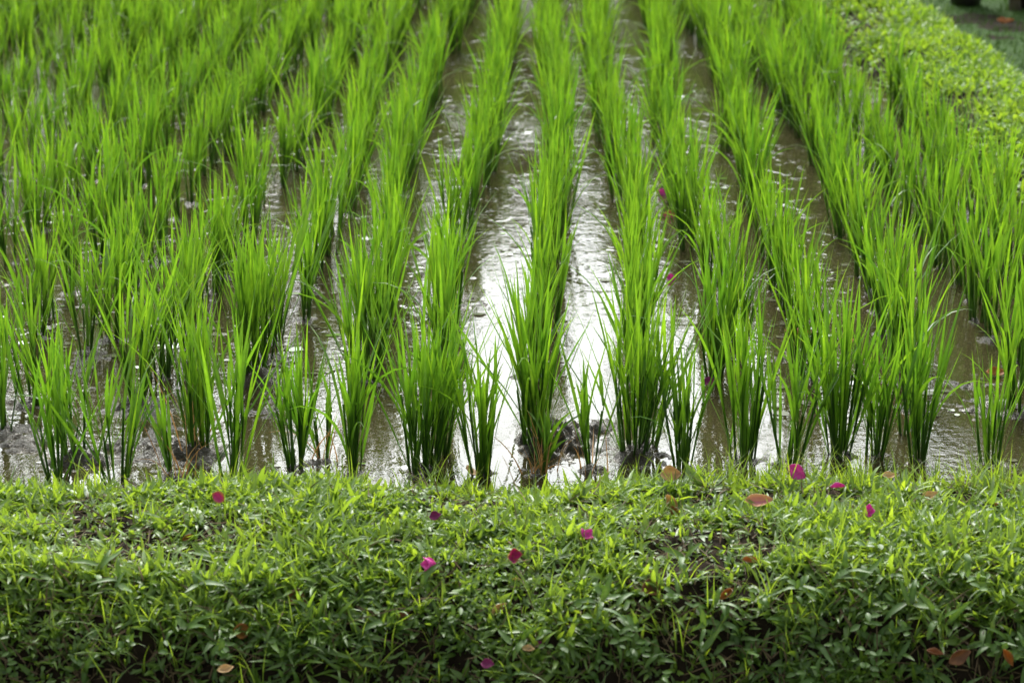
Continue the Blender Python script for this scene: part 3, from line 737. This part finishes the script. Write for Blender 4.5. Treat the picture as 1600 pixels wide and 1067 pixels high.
def litter(px, py, kind, size, m, label, water=False, tilt=None, group=None, lift=None):
    if lift is None: lift = .042 if kind in ('bract', 'flower') else .016
    p = on_plane(px, py, .003) if water else on_bank(px, py, lift)
    seed = int(px * 3 + py); r = np.random.default_rng(seed)
    if kind == 'flower':
        g = bract_flower(size, seed); name, cat = 'fallen_flower', 'flower'
    else:
        wid = {'bract': .78, 'leaf': .55, 'curl': .4, 'round': .85}[kind]
        g = leaf_sheet(size, size * wid, {'bract': .25, 'leaf': .35, 'curl': .85, 'round': .32}[kind], {'bract': .15, 'leaf': .35, 'curl': .45, 'round': .3}[kind], seed)
        name, cat = ('fallen_bract', 'petal') if kind == 'bract' else ('dead_leaf', 'leaf')
    if tilt is None: tilt = (R(14), R(-8), r.uniform(0, 6.28)) if water else (R(38) + r.normal(0, .2), r.normal(0, .25), r.uniform(-.6, .6))
    o = link(name, make_mesh(name, *g, [m])); o.location = p; o.rotation_euler = tilt
    if water: o.location.z = .006
    tag(o, label, cat, group)
    so = o.modifiers.new('thickness', 'SOLIDIFY'); so.thickness = .0006
T = lambda a, b, c: (R(a), R(b), R(c))
litter(682, 881, 'flower', .032, M_PINK, 'bright pink cupped flower lying on its side at the brow of the bank', tilt=T(10, -78, 5))
litter(800, 868, 'flower', .030, M_PINKDRY, 'pink bract flower with fading orange rim, lying open on the bank grass', tilt=T(62, 0, 20))
litter(912, 842, 'flower', .026, M_PINK, 'small pale pink flower sunk between grass blades, only tips showing', tilt=T(30, 0, 60), lift=.008)
litter(680, 806, 'bract', .026, M_DARKP, 'small dark magenta bract half buried in grass above the bright pink one')
litter(340, 777, 'bract', .034, M_PINKDRY, 'dull pink bract standing in grass near the water on the left', tilt=T(70, 40, 30))
litter(1246, 737, 'bract', .045, M_PINK, 'large pink bract standing on edge at the waterside, beside the V-shaped clump', tilt=T(75, 25, -30), lift=.05)
litter(1309, 761, 'bract', .034, M_PINK, 'magenta bract crossed by a grass blade, right of the large pink one', tilt=T(-40, 5, 15))
litter(1355, 803, 'flower', .024, M_PINK, 'small magenta flower lying in grass, right of the tan and pink leaf', tilt=T(40, 20, 0))
litter(1185, 785, 'leaf', .060, M_TANP, 'tan leaf with a pink streak down its middle, on bare soil', tilt=T(35, 0, 8), lift=.035)
litter(1047, 742, 'round', .046, M_TAN, 'pale tan round dead leaf at the water edge below a fan-shaped clump', tilt=T(55, 0, 10), lift=.04)
litter(1046, 787, 'leaf', .050, M_TAN, 'tan dead leaf upright in grass, right above the red-brown curled piece', tilt=T(60, 60, 10))
litter(1049, 803, 'curl', .045, M_BROWN, 'red-brown curled leaf piece hanging below the upright tan leaf', tilt=T(60, 70, 20))
litter(1017, 920, 'round', .044, M_BROWN, 'dark brown dead leaf lying flat on the grass at the brow, centre right', tilt=T(45, 5, 20))
litter(1135, 929, 'curl', .036, M_ORANGE, 'orange-brown curled leaf on the bank face below the crumpled orange one', tilt=T(40, -30, 30))
litter(1173, 877, 'curl', .034, M_ORANGE, 'crumpled orange leaf in grass on the brow, right of centre', tilt=T(40, 0, -10))
litter(1497, 1026, 'leaf', .050, M_BROWN, 'big brown pointed leaf in the shade at the foot of the bank', tilt=T(65, -20, 25), lift=.008)
litter(1460, 1022, 'curl', .034, M_BROWN, 'small dim brown leaf scrap left of the big pointed one', lift=.004)
litter(1571, 1026, 'curl', .04, M_ORANGE, 'narrow orange-brown leaf scrap at the shaded bank foot, near the right corner', tilt=T(60, 60, 0), lift=.005)
litter(378, 985, 'round', .036, M_ORANGE, 'bright rust leaf standing on the dark bank face, left part', tilt=T(70, 10, 15), lift=.03)
litter(463, 934, 'round', .038, M_BROWN, 'dull brown round leaf among straw, up and right of the rust leaf', tilt=T(50, 20, 10))
litter(843, 1008, 'bract', .020, M_DARKP, 'small purple bract in deep shade on the bank face', lift=.025)
litter(826, 1014, 'leaf', .028, M_TAN, 'yellowish tan leaf in shade, touching the small purple bract', lift=.02)
litter(762, 1037, 'bract', .026, M_DARKP, 'dim dark purple bract lowest on the bank face', lift=.02)
litter(352, 1046, 'leaf', .032, M_TAN, 'pale tan leaf at the bottom of the bank, left part', lift=.008)
litter(780, 954, 'curl', .040, M_TAN, 'twisted straw-coloured dry leaf in the middle of the bank face', lift=.02)
litter(808, 906, 'curl', .018, M_TAN, 'tiny tan bud-like scrap below the open pink flower', lift=.015)
litter(292, 840, 'curl', .022, M_ORANGE, 'small orange leaf scrap in grass, left part of the bank top')
litter(630, 962, 'curl', .026, M_BROWN, 'small brown leaf scrap on bare soil below the bright pink bract')
litter(1389, 744, 'leaf', .034, M_TAN, 'pale tan leaf among grass at the waterside, below the broad clump', lift=.04)
litter(1453, 776, 'leaf', .040, M_TAN, 'tan leaf on bare soil in the right part of the bank top')
litter(1552, 792, 'curl', .030, M_ORANGE, 'orange-tan curled leaf on the soil patch near the right edge')
litter(1343, 822, 'curl', .018, M_BROWN, 'tiny brown scrap in grass below the small magenta flower')
litter(556, 1000 - 95, 'curl', .016, M_BROWN, 'tiny brown scrap in grass left of the bright pink bract')
litter(735, 741, 'leaf', .050, M_TAN, 'tan leaf lying flat in the water at the verge, left of the dead straw', True)
litter(1034, 303, 'bract', .040, M_PINK, 'pale pink bract floating on water, farthest of three in one lane', True, tilt=T(60, 0, 10))
litter(1046, 338, 'bract', .042, M_PINKDRY, 'pink bract with orange rim on water, middle of three in one lane', True, tilt=T(60, 0, -10))
litter(1048, 436, 'bract', .032, M_PINK, 'deep pink bract floating on water, nearest of three in one lane', True, tilt=T(60, 10, 0))
litter(1108, 599, 'bract', .036, M_DARKP, 'dark magenta bract sunken in water at the foot of a rice clump', True, tilt=T(40, 0, 10))
litter(1252, 418, 'bract', .024, M_PINKDRY, 'small faded pink bract on water at the foot of a distant clump', True, tilt=T(50, 0, 0))
litter(1250, 526, 'leaf', .085, M_ORANGE, 'long orange dead leaf drifting under the water surface', True, tilt=T(6, 0, -12))
litter(1556, 586, 'leaf', .06, M_ORANGE, 'orange-brown leaf floating in the brown pool by the right edge', True, tilt=T(25, 0, 10))
litter(1385, 452, 'curl', .06, M_BROWN, 'thin brown curled leaf floating in the pool between two right rows', True, tilt=T(10, 0, 25))
litter(1330, 537, 'curl', .03, M_TAN, 'small yellow leaf scrap on water behind the dense upright clump', True)
litter(1570, 36, 'leaf', .10, M_ORANGE, 'orange dead leaf on the dark lawn beyond the side bank', True, tilt=T(20, 0, 5))
bpy.context.view_layer.update()
p = on_plane(1570, 36, -.10); bpy.data.objects[[o.name for o in C.objects if o.get('label', '').startswith('orange dead leaf on the dark lawn')][0]].location = p
